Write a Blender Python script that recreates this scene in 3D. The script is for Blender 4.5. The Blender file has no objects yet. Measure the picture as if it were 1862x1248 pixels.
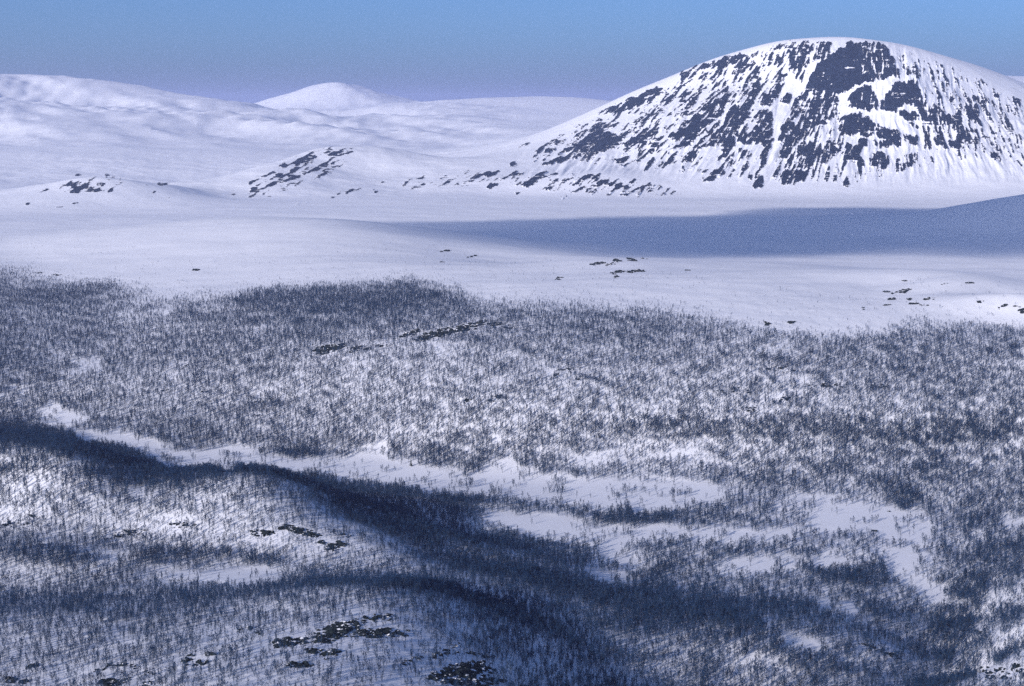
import bpy, math, random
import numpy as np
from mathutils import Vector

# ------------------------------------------------------------------ camera, world, sun, exposure
W, H = 1862.0, 1248.0            # pixel frame used below to turn directions into positions
FPX = 2953.0                     # focal length in those pixels (35 degrees across)
CAM_Z = 300.0                    # camera height over the mires on the valley floor (metres)
PITCH = math.atan((H / 2 - 200.0) / FPX)
SUN_AZ, SUN_EL = math.radians(-142), math.radians(18.5)   # azimuth from +Y (view direction) towards +X

scene = bpy.context.scene
COL = scene.collection
cam_data = bpy.data.cameras.new("camera")
cam_data.sensor_width = 36.0
cam_data.lens = 36.0 * FPX / W
cam_data.clip_start = 1.0
cam_data.clip_end = 80000.0
cam = bpy.data.objects.new("camera", cam_data)
cam.location = (0, 0, CAM_Z)
cam.rotation_euler = (math.pi / 2 - PITCH, 0, 0)
COL.objects.link(cam)
scene.camera = cam

world = bpy.data.worlds.new("World")
scene.world = world
world.use_nodes = True
wn = world.node_tree.nodes
sky = wn.new("ShaderNodeTexSky")
sky.sky_type = 'NISHITA'
sky.sun_disc = False
sky.sun_elevation = SUN_EL
sky.sun_rotation = SUN_AZ
sky.altitude = 1200
sky.air_density = 0.6
sky.dust_density = 5.0
sky.ozone_density = 6.4
world.node_tree.links.new(sky.outputs[0], wn["Background"].inputs[0])
wn["Background"].inputs[1].default_value = 0.135

sun_data = bpy.data.lights.new("sun", 'SUN')
sun_data.energy = 4.2
sun_data.angle = math.radians(0.53)
sun_data.color = (1.0, 0.915, 0.855)
sun = bpy.data.objects.new("sun", sun_data)
TO_SUN = Vector((math.sin(SUN_AZ) * math.cos(SUN_EL), math.cos(SUN_AZ) * math.cos(SUN_EL), math.sin(SUN_EL)))
sun.rotation_euler = (-TO_SUN).to_track_quat('-Z', 'Y').to_euler()
sun.location = (-200, -100, 900)
COL.objects.link(sun)

scene.view_settings.view_transform = 'Standard'
scene.view_settings.look = 'None'
scene.view_settings.gamma = 1.0
scene.view_settings.exposure = 0.18
scene.render.engine = 'CYCLES'
scene.cycles.max_bounces = 6
scene.cycles.diffuse_bounces = 3
scene.cycles.volume_bounces = 1
scene.cycles.transparent_max_bounces = 16
scene.cycles.use_denoising = False
scene.cycles.sample_clamp_indirect = 2.0

random.seed(11)
rng = np.random.default_rng(11)

# ------------------------------------------------------------------ small numeric helpers
def perlin(x, y, seed=0):
    x = np.asarray(x, np.float64); y = np.asarray(y, np.float64)
    xi = np.floor(x).astype(np.int64); yi = np.floor(y).astype(np.int64)
    xf = x - xi; yf = y - yi
    def grad(ix, iy, fx, fy):
        h = (ix * 374761393 + iy * 668265263 + seed * 1274126177) & 0xffffffff
        h = ((h ^ (h >> 13)) * 1274126177) & 0xffffffff
        a = ((h ^ (h >> 16)) & 0xffff) * (2 * math.pi / 65536.0)
        return np.cos(a) * fx + np.sin(a) * fy
    u = xf * xf * xf * (xf * (xf * 6 - 15) + 10); v = yf * yf * yf * (yf * (yf * 6 - 15) + 10)
    a = grad(xi, yi, xf, yf); b = grad(xi + 1, yi, xf - 1, yf)
    c = grad(xi, yi + 1, xf, yf - 1); d = grad(xi + 1, yi + 1, xf - 1, yf - 1)
    return ((a + u * (b - a)) + v * ((c + u * (d - c)) - (a + u * (b - a)))) * 1.5

def fbm(x, y, octaves=4, seed=0, gain=0.5):
    s = 0; a = 1.0; t = 0
    for o in range(octaves):
        s = s + a * perlin(x, y, seed + o * 17); t += a
        x = x * 2.03 + 5.1; y = y * 2.03 + 3.7; a *= gain
    return s / t

def smooth(a, b, x):
    t = np.clip((x - a) / (b - a), 0, 1)
    return t * t * (3 - 2 * t)

SP, CP = math.sin(PITCH), math.cos(PITCH)
def project(x, y, z):
    f = y * CP - (z - CAM_Z) * SP
    u = y * SP + (z - CAM_Z) * CP
    return W / 2 + FPX * x / f, H / 2 - FPX * u / f

def ray(px, py):                      # azimuth and slope (rise per metre of ground distance) of a pixel
    dx = (np.asarray(px, float) - W / 2) / FPX; dy = (H / 2 - np.asarray(py, float)) / FPX
    X = dx; Y = CP + dy * SP; Z = -SP + dy * CP
    h = np.hypot(X, Y)
    return np.arctan2(X, Y), Z / h

def box_blur(a, r):
    for ax in (0, 1):
        p = np.pad(a, [(r + 1, r) if i == ax else (0, 0) for i in (0, 1)], mode='edge')
        c = np.cumsum(p, axis=ax)
        n = a.shape[ax]
        if ax == 0: a = (c[2 * r + 1:2 * r + 1 + n] - c[0:n]) / (2 * r + 1)
        else: a = (c[:, 2 * r + 1:2 * r + 1 + n] - c[:, 0:n]) / (2 * r + 1)
    return a

def fill_poly(img, pts, val, mode='max'):
    p = np.array(pts, float)
    x0, x1 = max(0, int(p[:, 0].min())), min(img.shape[1] - 1, int(p[:, 0].max()) + 1)
    y0, y1 = max(0, int(p[:, 1].min())), min(img.shape[0] - 1, int(p[:, 1].max()) + 1)
    if x1 <= x0 or y1 <= y0: return
    xs, ys = np.meshgrid(np.arange(x0, x1 + 1), np.arange(y0, y1 + 1))
    inside = np.zeros(xs.shape, bool)
    j = len(p) - 1
    for i in range(len(p)):
        xi, yi, xj, yj = p[i, 0], p[i, 1], p[j, 0], p[j, 1]
        if yi != yj:
            c = ((yi > ys) != (yj > ys)) & (xs < (xj - xi) * (ys - yi) / (yj - yi) + xi)
            inside ^= c
        j = i
    sub = img[y0:y1 + 1, x0:x1 + 1]
    if mode == 'max': sub[inside] = np.maximum(sub[inside], val)
    else: sub[inside] = val

def sample(img, px, py):
    x = np.clip(px, 0, img.shape[1] - 1.001); y = np.clip(py, 0, img.shape[0] - 1.001)
    xi = x.astype(int); yi = y.astype(int); xf = x - xi; yf = y - yi
    return ((img[yi, xi] * (1 - xf) + img[yi, xi + 1] * xf) * (1 - yf)
            + (img[yi + 1, xi] * (1 - xf) + img[yi + 1, xi + 1] * xf) * yf)

def ell(cx, cy, rx, ry, tilt=0, n=14):
    t = math.radians(tilt)
    return [(cx + rx * math.cos(a) * math.cos(t) + ry * math.sin(a) * math.sin(t),
             cy - rx * math.cos(a) * math.sin(t) + ry * math.sin(a) * math.cos(t))
            for a in (2 * math.pi * i / n for i in range(n))]

# ------------------------------------------------------------------ terrain: control heights
CT, CD, CZ = [], [], []
def pz(px, py, z):                    # a visible point at height z
    t, s = ray(px, py); d = (z - CAM_Z) / s
    CT.append(float(t)); CD.append(float(d)); CZ.append(z)
def pd(px, py, d):                    # a visible point at ground distance d
    t, s = ray(px, py)
    CT.append(float(t)); CD.append(d); CZ.append(CAM_Z + float(s) * d)
def ph(px, d, z):                     # a hidden point (behind a crest)
    t, _ = ray(px, 624)
    CT.append(float(t)); CD.append(d); CZ.append(z)

near = {
    -250: [(1248, 72), (1120, 60), (1050, 46), (1000, 50), (960, 46), (900, 57), (850, 66), (795, 72)],
    0: [(1248, 75), (1120, 62), (1050, 44), (1000, 50), (965, 45), (900, 55), (850, 62), (806, 67), (750, 6), (700, 20), (640, 32), (580, 42), (530, 50), (490, 60), (460, 68)],
    230: [(1248, 80), (1120, 66), (1055, 44), (1015, 46), (975, 46), (930, 54), (890, 59), (862, 60), (800, 3), (760, 9), (700, 22), (640, 34), (580, 45), (530, 53), (490, 62), (450, 78)],
    465: [(1248, 85), (1180, 80), (1120, 70), (1070, 50), (1045, 42), (1005, 43), (950, 53), (900, 62), (868, 66), (838, 2), (810, 3), (780, 9), (740, 18), (680, 35), (620, 50), (560, 60), (525, 63), (490, 70), (450, 84)],
    700: [(1248, 78), (1180, 77), (1120, 73), (1072, 68), (1040, 38), (1000, 39), (965, 37), (900, 6), (880, 0), (850, 1), (820, 5), (790, 14), (740, 28), (680, 46), (620, 62), (560, 70), (520, 73), (480, 79), (440, 88)],
    930: [(1248, 58), (1180, 52), (1130, 45), (1085, 33), (1050, 26), (950, 1), (900, 0), (860, 1), (830, 8), (790, 20), (740, 37), (680, 55), (620, 70), (580, 78), (550, 81), (520, 84), (490, 83)],
    1160: [(1248, 28), (1180, 30), (1120, 25), (1075, 12), (1040, 1), (1000, 0), (950, 0), (900, 0), (865, 2), (830, 9), (790, 21), (740, 38), (680, 57), (620, 73), (560, 84), (520, 89)],
    1400: [(1248, 20), (1180, 26), (1130, 24), (1085, 6), (1040, 1), (1000, 0), (950, 0), (900, 1), (860, 5), (830, 12), (790, 24), (740, 40), (680, 59), (620, 76), (560, 88), (520, 93), (490, 92)],
    1630: [(1248, 14), (1190, 12), (1130, 6), (1085, 1), (1030, 0), (980, 0), (930, 0), (900, 2), (860, 8), (830, 14), (790, 25), (740, 41), (680, 59), (620, 76), (580, 86), (540, 93), (515, 95)],
    1730: [(1248, 4), (1190, 2), (1130, 0), (1080, 0), (1000, 1)],
    1862: [(1248, 40), (1180, 38), (1120, 30), (1060, 16), (1000, 6), (950, 4), (900, 7), (860, 13), (830, 18), (790, 28), (740, 43), (680, 60), (620, 76), (580, 86), (550, 91)],
    2110: [(1248, 70), (1120, 60), (1000, 26), (950, 20), (900, 22), (830, 32), (740, 54), (680, 70), (620, 84)],
}
for px, rows in near.items():
    for py, z in rows: pz(px, py, z)
# behind the foreground crests
for px, d, z in [(-250, 1330, 45), (0, 1260, 55), (0, 1400, 22), (120, 1200, 58), (120, 1330, 26), (230, 1160, 48), (230, 1280, 18), (230, 1380, 6),
                 (350, 1130, 50), (350, 1240, 16), (465, 1100, 52), (465, 1200, 20), (465, 1300, 4), (580, 1110, 36), (580, 1200, 9), (700, 1090, 26), (700, 1150, 13),
                 (700, 850, 46), (640, 850, 48), (780, 850, 44), (820, 1010, 26), (820, 1100, 8)]:
    ph(px, d, z)
for px, py, d in [(380, 872, 1045), (540, 880, 1045), (600, 915, 1035), (640, 940, 1030), (760, 985, 1000), (850, 1020, 985),
                  (800, 1078, 815), (880, 1100, 830), (120, 838, 1090), (60, 820, 1130)]: pd(px, py, d)
# near ground towards and below the camera
for px in (-250, 0, 465, 930, 1400, 1862, 2110):
    ph(px, 480, 95 if px < 700 else 55 if px < 1200 else 35)
    ph(px, 300, 120); ph(px, 100, 150)
# bare hills beyond the tree line
for px, py, d in [(-250, 440, 2850), (100, 430, 2900), (250, 411, 2950), (450, 395, 3000), (640, 400, 2950), (820, 430, 2800), (1050, 466, 2600),
                  (1130, 471, 2300), (1030, 490, 2200), (960, 500, 2150), (1250, 486, 2250), (1400, 478, 2450), (1560, 490, 2200),
                  (1680, 490, 2080), (1760, 508, 1950), (1862, 536, 1850), (2110, 560, 1820)]: pd(px, py, d)
for px, d, z in [(1130, 2750, 50), (1250, 2700, 50), (950, 2500, 66), (1680, 2500, 58), (1760, 2400, 56), (1862, 2300, 56), (2110, 2300, 60), (1400, 2800, 48), (1560, 2700, 50),
                 (1700, 2900, 50), (1862, 2900, 52), (1500, 3050, 47), (1300, 3100, 46),
                 (-250, 3500, 48), (100, 3500, 46), (450, 3600, 46), (640, 3600, 46), (820, 3400, 45), (1050, 3200, 45)]: ph(px, d, z)
# plain
for px in (-250, 0, 230, 465, 700, 930, 1160, 1400):
    ph(px, 3950, 46)
    ph(px, 4350, 47)
# hill rising on the right, in shadow
for px, py, d in [(1862, 355, 3600), (1780, 370, 3600), (1700, 385, 3600), (1600, 397, 3600), (1450, 402, 3700), (1300, 404, 3780), (2110, 300, 3600)]: pd(px, py, d)
for px, d, z in [(1862, 3200, 72), (2110, 3200, 100), (1862, 4100, 60), (2110, 4200, 75), (1700, 4100, 50), (1600, 4100, 49), (1700, 3250, 58), (1862, 4500, 55), (1600, 4450, 50), (2110, 4600, 70)]: ph(px, d, z)
# knolls and spur on the left
for px, py, d in [(60, 362, 4500), (150, 324, 4750), (190, 321, 4800), (110, 335, 4720), (240, 338, 4850), (300, 334, 4850), (370, 350, 4800),
                  (400, 348, 4950), (450, 322, 5150), (520, 296, 5400), (590, 272, 5600), (640, 266, 5700), (700, 271, 5850), (742, 281, 5900), (800, 290, 6000),
                  (620, 340, 5050), (520, 340, 4980), (740, 335, 5150), (850, 330, 5100), (850, 300, 5500), (620, 300, 5450)]: pd(px, py, d)
for px, d, z in [(-100, 4700, 52), (60, 5200, 55), (150, 5250, 58), (240, 5300, 58), (330, 5400, 60), (420, 5600, 60), (520, 6000, 75), (640, 6400, 95), (742, 6500, 110), (-250, 5200, 55),
                 (465, 4650, 48), (620, 4650, 48), (780, 4650, 48), (930, 4600, 48), (1100, 4550, 49), (1300, 4550, 50)]: ph(px, d, z)
# far hills on the left
for px, py, d in [(-250, 110, 11500), (0, 133, 11500), (80, 140, 11500), (150, 155, 11000), (210, 152, 11500), (270, 160, 11200), (330, 190, 10500), (400, 197, 9900), (450, 196, 9600), (500, 203, 9500), (545, 222, 9300),
                  (0, 180, 10300), (0, 215, 9300), (0, 255, 8000), (0, 300, 6500), (150, 190, 10200), (150, 240, 8600), (150, 290, 6600), (300, 215, 9400), (300, 260, 7800), (300, 305, 6400),
                  (430, 240, 8800), (430, 285, 6800), (560, 245, 8600), (680, 245, 8600), (780, 250, 8300), (-250, 230, 8800)]: pd(px, py, d)
# distant peak and ridge
for px, py, d in [(430, 212, 15500), (470, 204, 15500), (500, 191, 15600), (540, 172, 15800), (575, 157, 16000), (615, 149, 16000), (660, 158, 16000), (700, 172, 16000), (745, 183, 15800), (790, 190, 15500), (830, 193, 14500),
                  (870, 182, 13000), (920, 178, 12800), (1000, 176, 12800), (1060, 178, 12800), (1110, 184, 12800), (860, 215, 10500), (960, 215, 10300), (640, 205, 12000), (740, 215, 11000), (900, 240, 8800),
                  (1862, 139, 13500), (1800, 137, 13500), (2110, 130, 13500)]: pd(px, py, d)
for px, d, z in [(330, 15500, 230), (400, 17500, 220), (480, 18500, 260), (0, 13500, 400), (210, 13500, 320), (400, 12500, 230), (500, 12000, 200), (-250, 13500, 450), (615, 19000, 350), (900, 16000, 300), (1100, 15500, 300), (1400, 15000, 400), (1862, 16500, 400), (1400, 12000, 380), (1862, 11000, 300)]: ph(px, d, z)
for px in (-250, 465, 930, 1400, 2110):
    ph(px, 22000, 200); ph(px, 30000, 120); ph(px, 42000, 60)
# the mountain
for px, py, d in [(760, 292, 6300), (830, 278, 6500), (900, 262, 6600), (960, 248, 6600), (1020, 226, 6500), (1060, 208, 6450), (1100, 190, 6400), (1150, 168, 6300), (1200, 148, 6250), (1250, 127, 6180), (1300, 108, 6120), (1350, 93, 6060),
                  (1400, 80, 6000), (1460, 72, 5980), (1520, 69, 5960), (1570, 72, 5930), (1615, 79, 5860), (1660, 88, 5880), (1700, 98, 5930), (1750, 113, 6000), (1800, 130, 6060), (1862, 155, 6120), (2000, 215, 6200), (2110, 260, 6250),
                  (960, 345, 4850), (1060, 322, 4900), (1150, 328, 4880), (1230, 350, 4800), (1100, 345, 4780), (1000, 300, 5350), (1150, 300, 5150), (1300, 345, 4850), (1400, 350, 4830), (1500, 350, 4820), (1600, 352, 4800), (1700, 350, 4820), (1800, 338, 4880), (1862, 325, 4950), (2110, 320, 5050),
                  (1100, 270, 5500), (1100, 230, 5900), (1200, 250, 5400), (1200, 200, 5780), (1300, 270, 5220), (1300, 225, 5420), (1300, 170, 5720), (1300, 130, 5980),
                  (1400, 290, 5130), (1400, 240, 5330), (1400, 180, 5580), (1400, 120, 5830), (1480, 290, 5130), (1490, 230, 5350), (1490, 172, 5590), (1500, 110, 5730), (1520, 85, 5850),
                  (1580, 290, 5130), (1580, 235, 5340), (1590, 185, 5480), (1600, 140, 5590), (1610, 105, 5700), (1680, 300, 5110), (1680, 240, 5350), (1680, 180, 5520), (1680, 130, 5720),
                  (1780, 290, 5150), (1780, 230, 5450), (1780, 180, 5720), (1862, 280, 5200), (1862, 220, 5600), (1990, 270, 5500)]: pd(px, py, d)
for px, py, d in [(1150, 168, 6300), (1250, 127, 6180), (1350, 93, 6060), (1400, 80, 6000), (1460, 72, 5980), (1520, 69, 5960), (1570, 72, 5930), (1615, 79, 5860), (1700, 98, 5930), (1800, 130, 6060)]:
    pd(px, py + 6, d - 60); ph(px, d + 220, CAM_Z + float(ray(px, py)[1]) * d - 6.0)
for px, d, z in [(900, 7600, 130), (1100, 7600, 220), (1300, 7300, 420), (1520, 7200, 520), (1700, 7200, 470), (1862, 7200, 340), (2110, 7200, 200), (1300, 8800, 300), (1520, 8800, 350), (1862, 8800, 250), (1100, 9500, 200)]: ph(px, d, z)

CT, CD, CZ = np.array(CT), np.array(CD), np.array(CZ)
CV = np.log(CD)
def kern(r2): return np.sqrt(r2 + 0.0009)
A = kern((CT[:, None] - CT[None]) ** 2 + (CV[:, None] - CV[None]) ** 2)
n = len(CT)
P = np.stack([np.ones(n), CT, CV], 1)
M = np.zeros((n + 3, n + 3)); M[:n, :n] = A - np.eye(n) * 2e-4; M[:n, n:] = P; M[n:, :n] = P.T
sol = np.linalg.solve(M, np.concatenate([CZ, np.zeros(3)]))
RW, RP = sol[:n].astype(np.float32), sol[n:]

# polar grid: columns are azimuths (fine in view, coarse round the back), rows are ground distances
def th(px): return math.atan2((px - W / 2) / FPX, CP)
front = np.concatenate([np.linspace(th(-260), th(860), 800, endpoint=False), np.linspace(th(860), th(1900), 1180, endpoint=False), np.linspace(th(1900), th(2120), 101)])
back = np.linspace(front[-1], 2 * math.pi + front[0], 81)[1:]   # the fine mesh uses every column, the coarse one every second
TH = np.concatenate([front, back])
DR = np.concatenate([np.array([8.0]), np.geomspace(60, 480, 16, endpoint=False), np.geomspace(480, 2000, 420, endpoint=False), np.geomspace(2000, 4680, 190, endpoint=False),
                     np.linspace(4680, 6650, 360, endpoint=False), np.geomspace(6650, 42000, 110)])
NC, NR = len(TH), len(DR)
TT, DD = np.meshgrid(TH, DR)          # rows = distance
tw = np.where(TT > math.pi, TT - 2 * math.pi, TT)
tcl = np.clip(tw, th(-250), th(2110))
def rbf(t, v):
    out = np.empty(t.size, np.float32); t = t.ravel().astype(np.float32); v = v.ravel().astype(np.float32)
    ct, cv = CT.astype(np.float32), CV.astype(np.float32)
    for i in range(0, t.size, 40000):
        a, b = t[i:i + 40000], v[i:i + 40000]
        r2 = (a[:, None] - ct) ** 2; r2 += (b[:, None] - cv) ** 2; r2 += 0.0009
        np.sqrt(r2, out=r2)
        out[i:i + 40000] = r2 @ RW + RP[0] + RP[1] * a + RP[2] * b
    return out
Ze = rbf(tcl[:, ::2], np.log(DD[:, ::2])).reshape(NR, -1).astype(np.float64)
Z = np.empty(DD.shape); Z[:, ::2] = Ze; Z[:, 1::2] = (Ze[:, :-1] + Ze[:, 1:]) / 2
side = smooth(0.42, 1.2, np.abs(tw))
base = np.interp(DD, [0, 300, 600, 1200, 4500, 9000, 14000, 42000], [150, 120, 70, 30, 48, 180, 330, 60])
Z = Z * (1 - side) + base * side
Z[DD < 200] = np.maximum(Z[DD < 200], 60)
XX, YY = DD * np.sin(TT), DD * np.cos(TT)
PX, PY = project(XX, YY, Z)
infront = (np.abs(tw) < 0.45)
PX = np.where(infront, PX, -9999.0); PY = np.where(infront, PY, -9999.0)

# ------------------------------------------------------------------ shapes traced on the ground: mires, rock
mire_img = np.zeros((1300, 1900))
MIRES = [
    [(67, 757), (85, 745), (115, 741), (140, 752), (150, 764), (120, 768), (85, 764)],
    [(130, 788), (165, 783), (205, 786), (240, 796), (292, 806), (290, 813), (250, 811), (215, 803), (160, 798)],
    [(272, 826), (330, 824), (380, 818), (430, 815), (470, 818), (458, 828), (520, 835), (620, 838), (640, 826), (690, 808), (708, 812), (690, 832), (730, 846), (760, 842), (790, 852), (850, 866), (884, 860), (890, 845),
     (930, 838), (945, 855), (960, 870), (1040, 872), (1120, 876), (1190, 872), (1250, 876), (1300, 884), (1330, 896), (1300, 908), (1230, 916), (1190, 926), (1140, 922), (1090, 925), (1060, 914), (1000, 905), (930, 903), (860, 892), (770, 884), (690, 872), (620, 862), (560, 851), (470, 846), (380, 850), (300, 848), (280, 840)],
    [(870, 942), (900, 936), (960, 935), (1030, 942), (1066, 952), (1085, 962), (1130, 962), (1220, 958), (1260, 962), (1230, 972), (1150, 982), (1120, 990), (1150, 1010), (1172, 1034), (1140, 1036), (1105, 1015), (1075, 985), (1040, 978), (985, 978), (955, 964), (910, 956)],
    [(1063, 1033), (1100, 1040), (1150, 1058), (1140, 1064), (1100, 1054), (1066, 1044)],
    [(1240, 968), (1300, 962), (1350, 968), (1400, 966), (1440, 960), (1445, 970), (1400, 978), (1330, 976), (1270, 980)],
    [(1438, 962), (1470, 938), (1500, 922), (1560, 916), (1610, 922), (1660, 932), (1690, 950), (1697, 972), (1660, 985), (1660, 1000), (1700, 1008), (1690, 1030), (1668, 1045), (1690, 1060), (1730, 1072), (1728, 1090), (1700, 1095), (1670, 1078), (1640, 1060), (1612, 1035), (1600, 1010), (1590, 985), (1620, 968), (1560, 966), (1510, 958), (1480, 966)],
    [(1470, 1018), (1520, 1012), (1575, 1014), (1580, 1022), (1530, 1025), (1480, 1026)],
    [(1303, 1030), (1350, 1018), (1400, 1012), (1452, 1014), (1440, 1028), (1390, 1036), (1320, 1042)],
    [(1474, 1098), (1510, 1091), (1550, 1097), (1562, 1112), (1530, 1116), (1500, 1106)],
    [(1414, 1156), (1440, 1158), (1470, 1168), (1494, 1182), (1470, 1184), (1430, 1170)],
    [(280, 1046), (330, 1040), (400, 1037), (470, 1038), (512, 1042), (505, 1053), (440, 1058), (380, 1053), (310, 1052)],
    [(1815, 945), (1840, 938), (1862, 940), (1862, 950), (1830, 954)],
]
for m in MIRES: fill_poly(mire_img, m, 1.0)
mire_soft = box_blur(box_blur(mire_img, 4), 4)
mire = np.where(infront & (DD > 700) & (DD < 1750), sample(mire_soft, PX, PY), 0)
mire *= ((PX > -5) & (PX < 1870) & (PY < 1249))
rock_img = np.zeros((420, 1900))
def R3(v, *pts):                      # traced in an enlarged view of the face
    fill_poly(rock_img, [(1240 + x / 2.994, 40 + y / 2.994) for x, y in pts], v)
def R2(v, *pts):
    fill_poly(rock_img, [(620 + x / 3.003, 100 + y / 3.003) for x, y in pts], v)
def R1(v, cx, cy, rx, ry, tilt=0, ox=0.0, oy=100.0):
    fill_poly(rock_img, ell(ox + cx / 3.003, oy + cy / 3.003, rx / 3.003 * 1.3, ry / 3.003 * 1.2, tilt), v)
def RV(v, *pts):                      # traced in the view of the left end of the face
    fill_poly(rock_img, [(930 + x / 6.0, 160 + y / 6.0) for x, y in pts], v)
# broad half-covered ground first, then the cliffs
R3(.42, (0, 300), (200, 220), (360, 180), (560, 120), (700, 110), (560, 260), (420, 480), (380, 620), (200, 700), (60, 640), (0, 700))
R3(.40, (560, 240), (700, 260), (640, 400), (560, 540), (520, 720), (560, 820), (760, 780), (870, 720), (880, 560), (840, 420), (740, 400))
R3(.30, (1160, 140), (1300, 200), (1420, 300), (1500, 460), (1400, 470), (1300, 400), (1220, 280))
R3(.40, (1300, 420), (1420, 470), (1560, 470), (1640, 600), (1500, 700), (1320, 700), (1300, 560))
R2(.40, (1280, 440), (1420, 300), (1600, 240), (1862, 140), (1862, 480), (1700, 480), (1560, 500), (1400, 540), (1260, 570), (1200, 500))
R3(.27, (1160, 160), (1500, 260), (1862, 430), (1862, 780), (1500, 740), (1300, 520))
R3(.25, (0, 620), (560, 760), (1100, 780), (1300, 700), (1400, 760), (900, 880), (300, 860), (0, 800))
RV(.29, (560, 500), (1000, 260), (1860, 300), (1860, 900), (1300, 860), (700, 800), (300, 860), (200, 720))
fill_poly(rock_img, ell(555, 306, 120, 28, 24), .26); fill_poly(rock_img, ell(1070, 337, 170, 17, -5), .28); fill_poly(rock_img, ell(165, 337, 62, 14, 5), .22); fill_poly(rock_img, ell(830, 325, 110, 12, 6), .28)
R3(.98, (740, 230), (850, 150), (960, 120), (1000, 200), (960, 340), (880, 385), (790, 392), (680, 375), (700, 300))
R3(.68, (540, 130), (600, 105), (830, 108), (800, 190), (690, 235), (640, 255), (570, 240), (600, 190))
R3(.80, (880, 112), (1110, 120), (1160, 210), (1190, 300), (1130, 300), (1050, 335), (1000, 330), (960, 345), (940, 240))
R3(.97, (1180, 320), (1262, 330), (1310, 420), (1300, 475), (1215, 452), (1160, 500), (1085, 470), (1078, 430), (1130, 370))
R3(.92, (950, 372), (1028, 350), (1072, 432), (1066, 485), (980, 478), (890, 470), (910, 420))
R3(.92, (1168, 492), (1270, 490), (1286, 582), (1210, 545))
R3(.86, (870, 520), (1000, 495), (1030, 540), (1110, 585), (1280, 632), (1282, 690), (1180, 665), (1060, 625), (960, 620), (850, 595))
R3(.76, (640, 392), (845, 392), (822, 450), (815, 540), (720, 602), (690, 560), (585, 500), (600, 450))
R3(.72, (560, 540), (692, 560), (690, 640), (745, 720), (742, 782), (600, 782), (525, 700), (530, 640))
R3(.90, (650, 660), (690, 650), (750, 720), (700, 760), (630, 720))
R3(.88, (772, 655), (838, 660), (835, 730), (785, 712)); R3(.85, (850, 662), (880, 662), (872, 712), (850, 708))
R3(.88, (895, 662), (960, 680), (1000, 790), (960, 782), (872, 765))
R3(.88, (1040, 705), (1090, 705), (1132, 770), (1080, 805), (1020, 780)); R3(.7, (950, 650), (1000, 640), (1015, 690), (960, 690)); R3(.86, (1040, 645), (1185, 655), (1190, 690), (1060, 680))
R3(.75, (1310, 485), (1390, 490), (1380, 560), (1330, 550)); R3(.92, (1400, 520), (1480, 500), (1535, 520), (1510, 580), (1420, 575)); R3(.96, (1550, 500), (1600, 485), (1622, 560), (1560, 545))
R3(.8, (1490, 610), (1600, 585), (1610, 610), (1500, 645)); R3(.9, (1450, 655), (1525, 640), (1530, 690), (1470, 690)); R3(.85, (1580, 640), (1620, 630), (1618, 670), (1585, 665)); R3(.75, (1330, 650), (1400, 640), (1395, 680), (1335, 672))
R3(.85, (1550, 420), (1590, 395), (1615, 420), (1590, 440)); R3(.85, (1690, 400), (1720, 376), (1755, 400), (1720, 412)); R3(.9, (1665, 720), (1700, 708), (1725, 745), (1680, 745)); R3(.65, (1790, 430), (1830, 430), (1835, 455), (1800, 455)); R3(.75, (1210, 765), (1250, 770), (1250, 800), (1215, 795)); R3(.8, (1585, 450), (1620, 460), (1615, 482), (1590, 475))
R3(.85, (530, 850), (560, 800), (640, 820), (690, 810), (680, 840), (600, 890), (545, 880)); R3(.92, (380, 880), (395, 845), (440, 840), (456, 880), (430, 912), (390, 905)); R3(.85, (858, 878), (915, 862), (930, 915), (895, 900)); R3(.9, (105, 872), (150, 830), (222, 790), (240, 830), (180, 860)); R3(.85, (20, 770), (60, 705), (80, 715), (70, 755), (40, 775))
R3(.88, (395, 520), (430, 480), (500, 500), (490, 640), (452, 760), (425, 802), (440, 665), (320, 682), (310, 645), (390, 600))
R3(.84, (280, 455), (385, 440), (360, 545), (255, 602), (295, 660), (240, 722), (150, 682), (170, 620), (235, 560), (240, 500))
R3(.88, (0, 560), (120, 470), (240, 410), (240, 440), (130, 565), (60, 600), (0, 625)); R3(.9, (0, 640), (50, 600), (80, 620), (70, 655), (0, 690))
R3(.85, (0, 285), (60, 252), (160, 222), (270, 188), (350, 168), (350, 190), (220, 250), (120, 262), (0, 330))
R3(.78, (300, 370), (340, 350), (400, 320), (440, 340), (400, 405), (320, 405)); R3(.72, (545, 280), (570, 292), (530, 400), (465, 472), (440, 442), (505, 330)); R3(.72, (540, 400), (580, 380), (600, 420), (560, 450), (530, 430)); R3(.65, (465, 210), (510, 180), (545, 180), (520, 220))
R3(.8, (90, 690), (170, 655), (180, 690), (120, 690)); R3(.82, (240, 600), (310, 580), (300, 625), (250, 625)); R3(.8, (290, 715), (320, 690), (325, 725)); R3(.75, (200, 560), (230, 500), (215, 470), (140, 560), (110, 600), (150, 620))
RV(.9, (1200, 190), (1290, 110), (1470, 40), (1560, 0), (1640, 0), (1610, 100), (1500, 160), (1380, 190), (1240, 220)); RV(.75, (990, 260), (1080, 210), (1200, 220), (1190, 250), (1080, 280), (1000, 285))
RV(.6, (690, 430), (820, 380), (930, 330), (920, 380), (820, 430), (720, 510), (640, 520)); RV(.6, (1000, 430), (1100, 360), (1260, 270), (1200, 340), (1080, 400), (1010, 450)); RV(.7, (1380, 380), (1480, 290), (1620, 220), (1560, 270), (1480, 370), (1410, 420))
RV(.88, (560, 680), (700, 590), (840, 530), (1000, 470), (1180, 540), (1190, 620), (1080, 690), (960, 710), (860, 700), (720, 770), (660, 770), (700, 680), (600, 700)); RV(.95, (1200, 620), (1300, 560), (1480, 500), (1600, 440), (1600, 520), (1480, 570), (1340, 620), (1220, 645)); RV(.92, (1690, 560), (1750, 500), (1860, 450), (1860, 550), (1760, 575))
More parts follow.
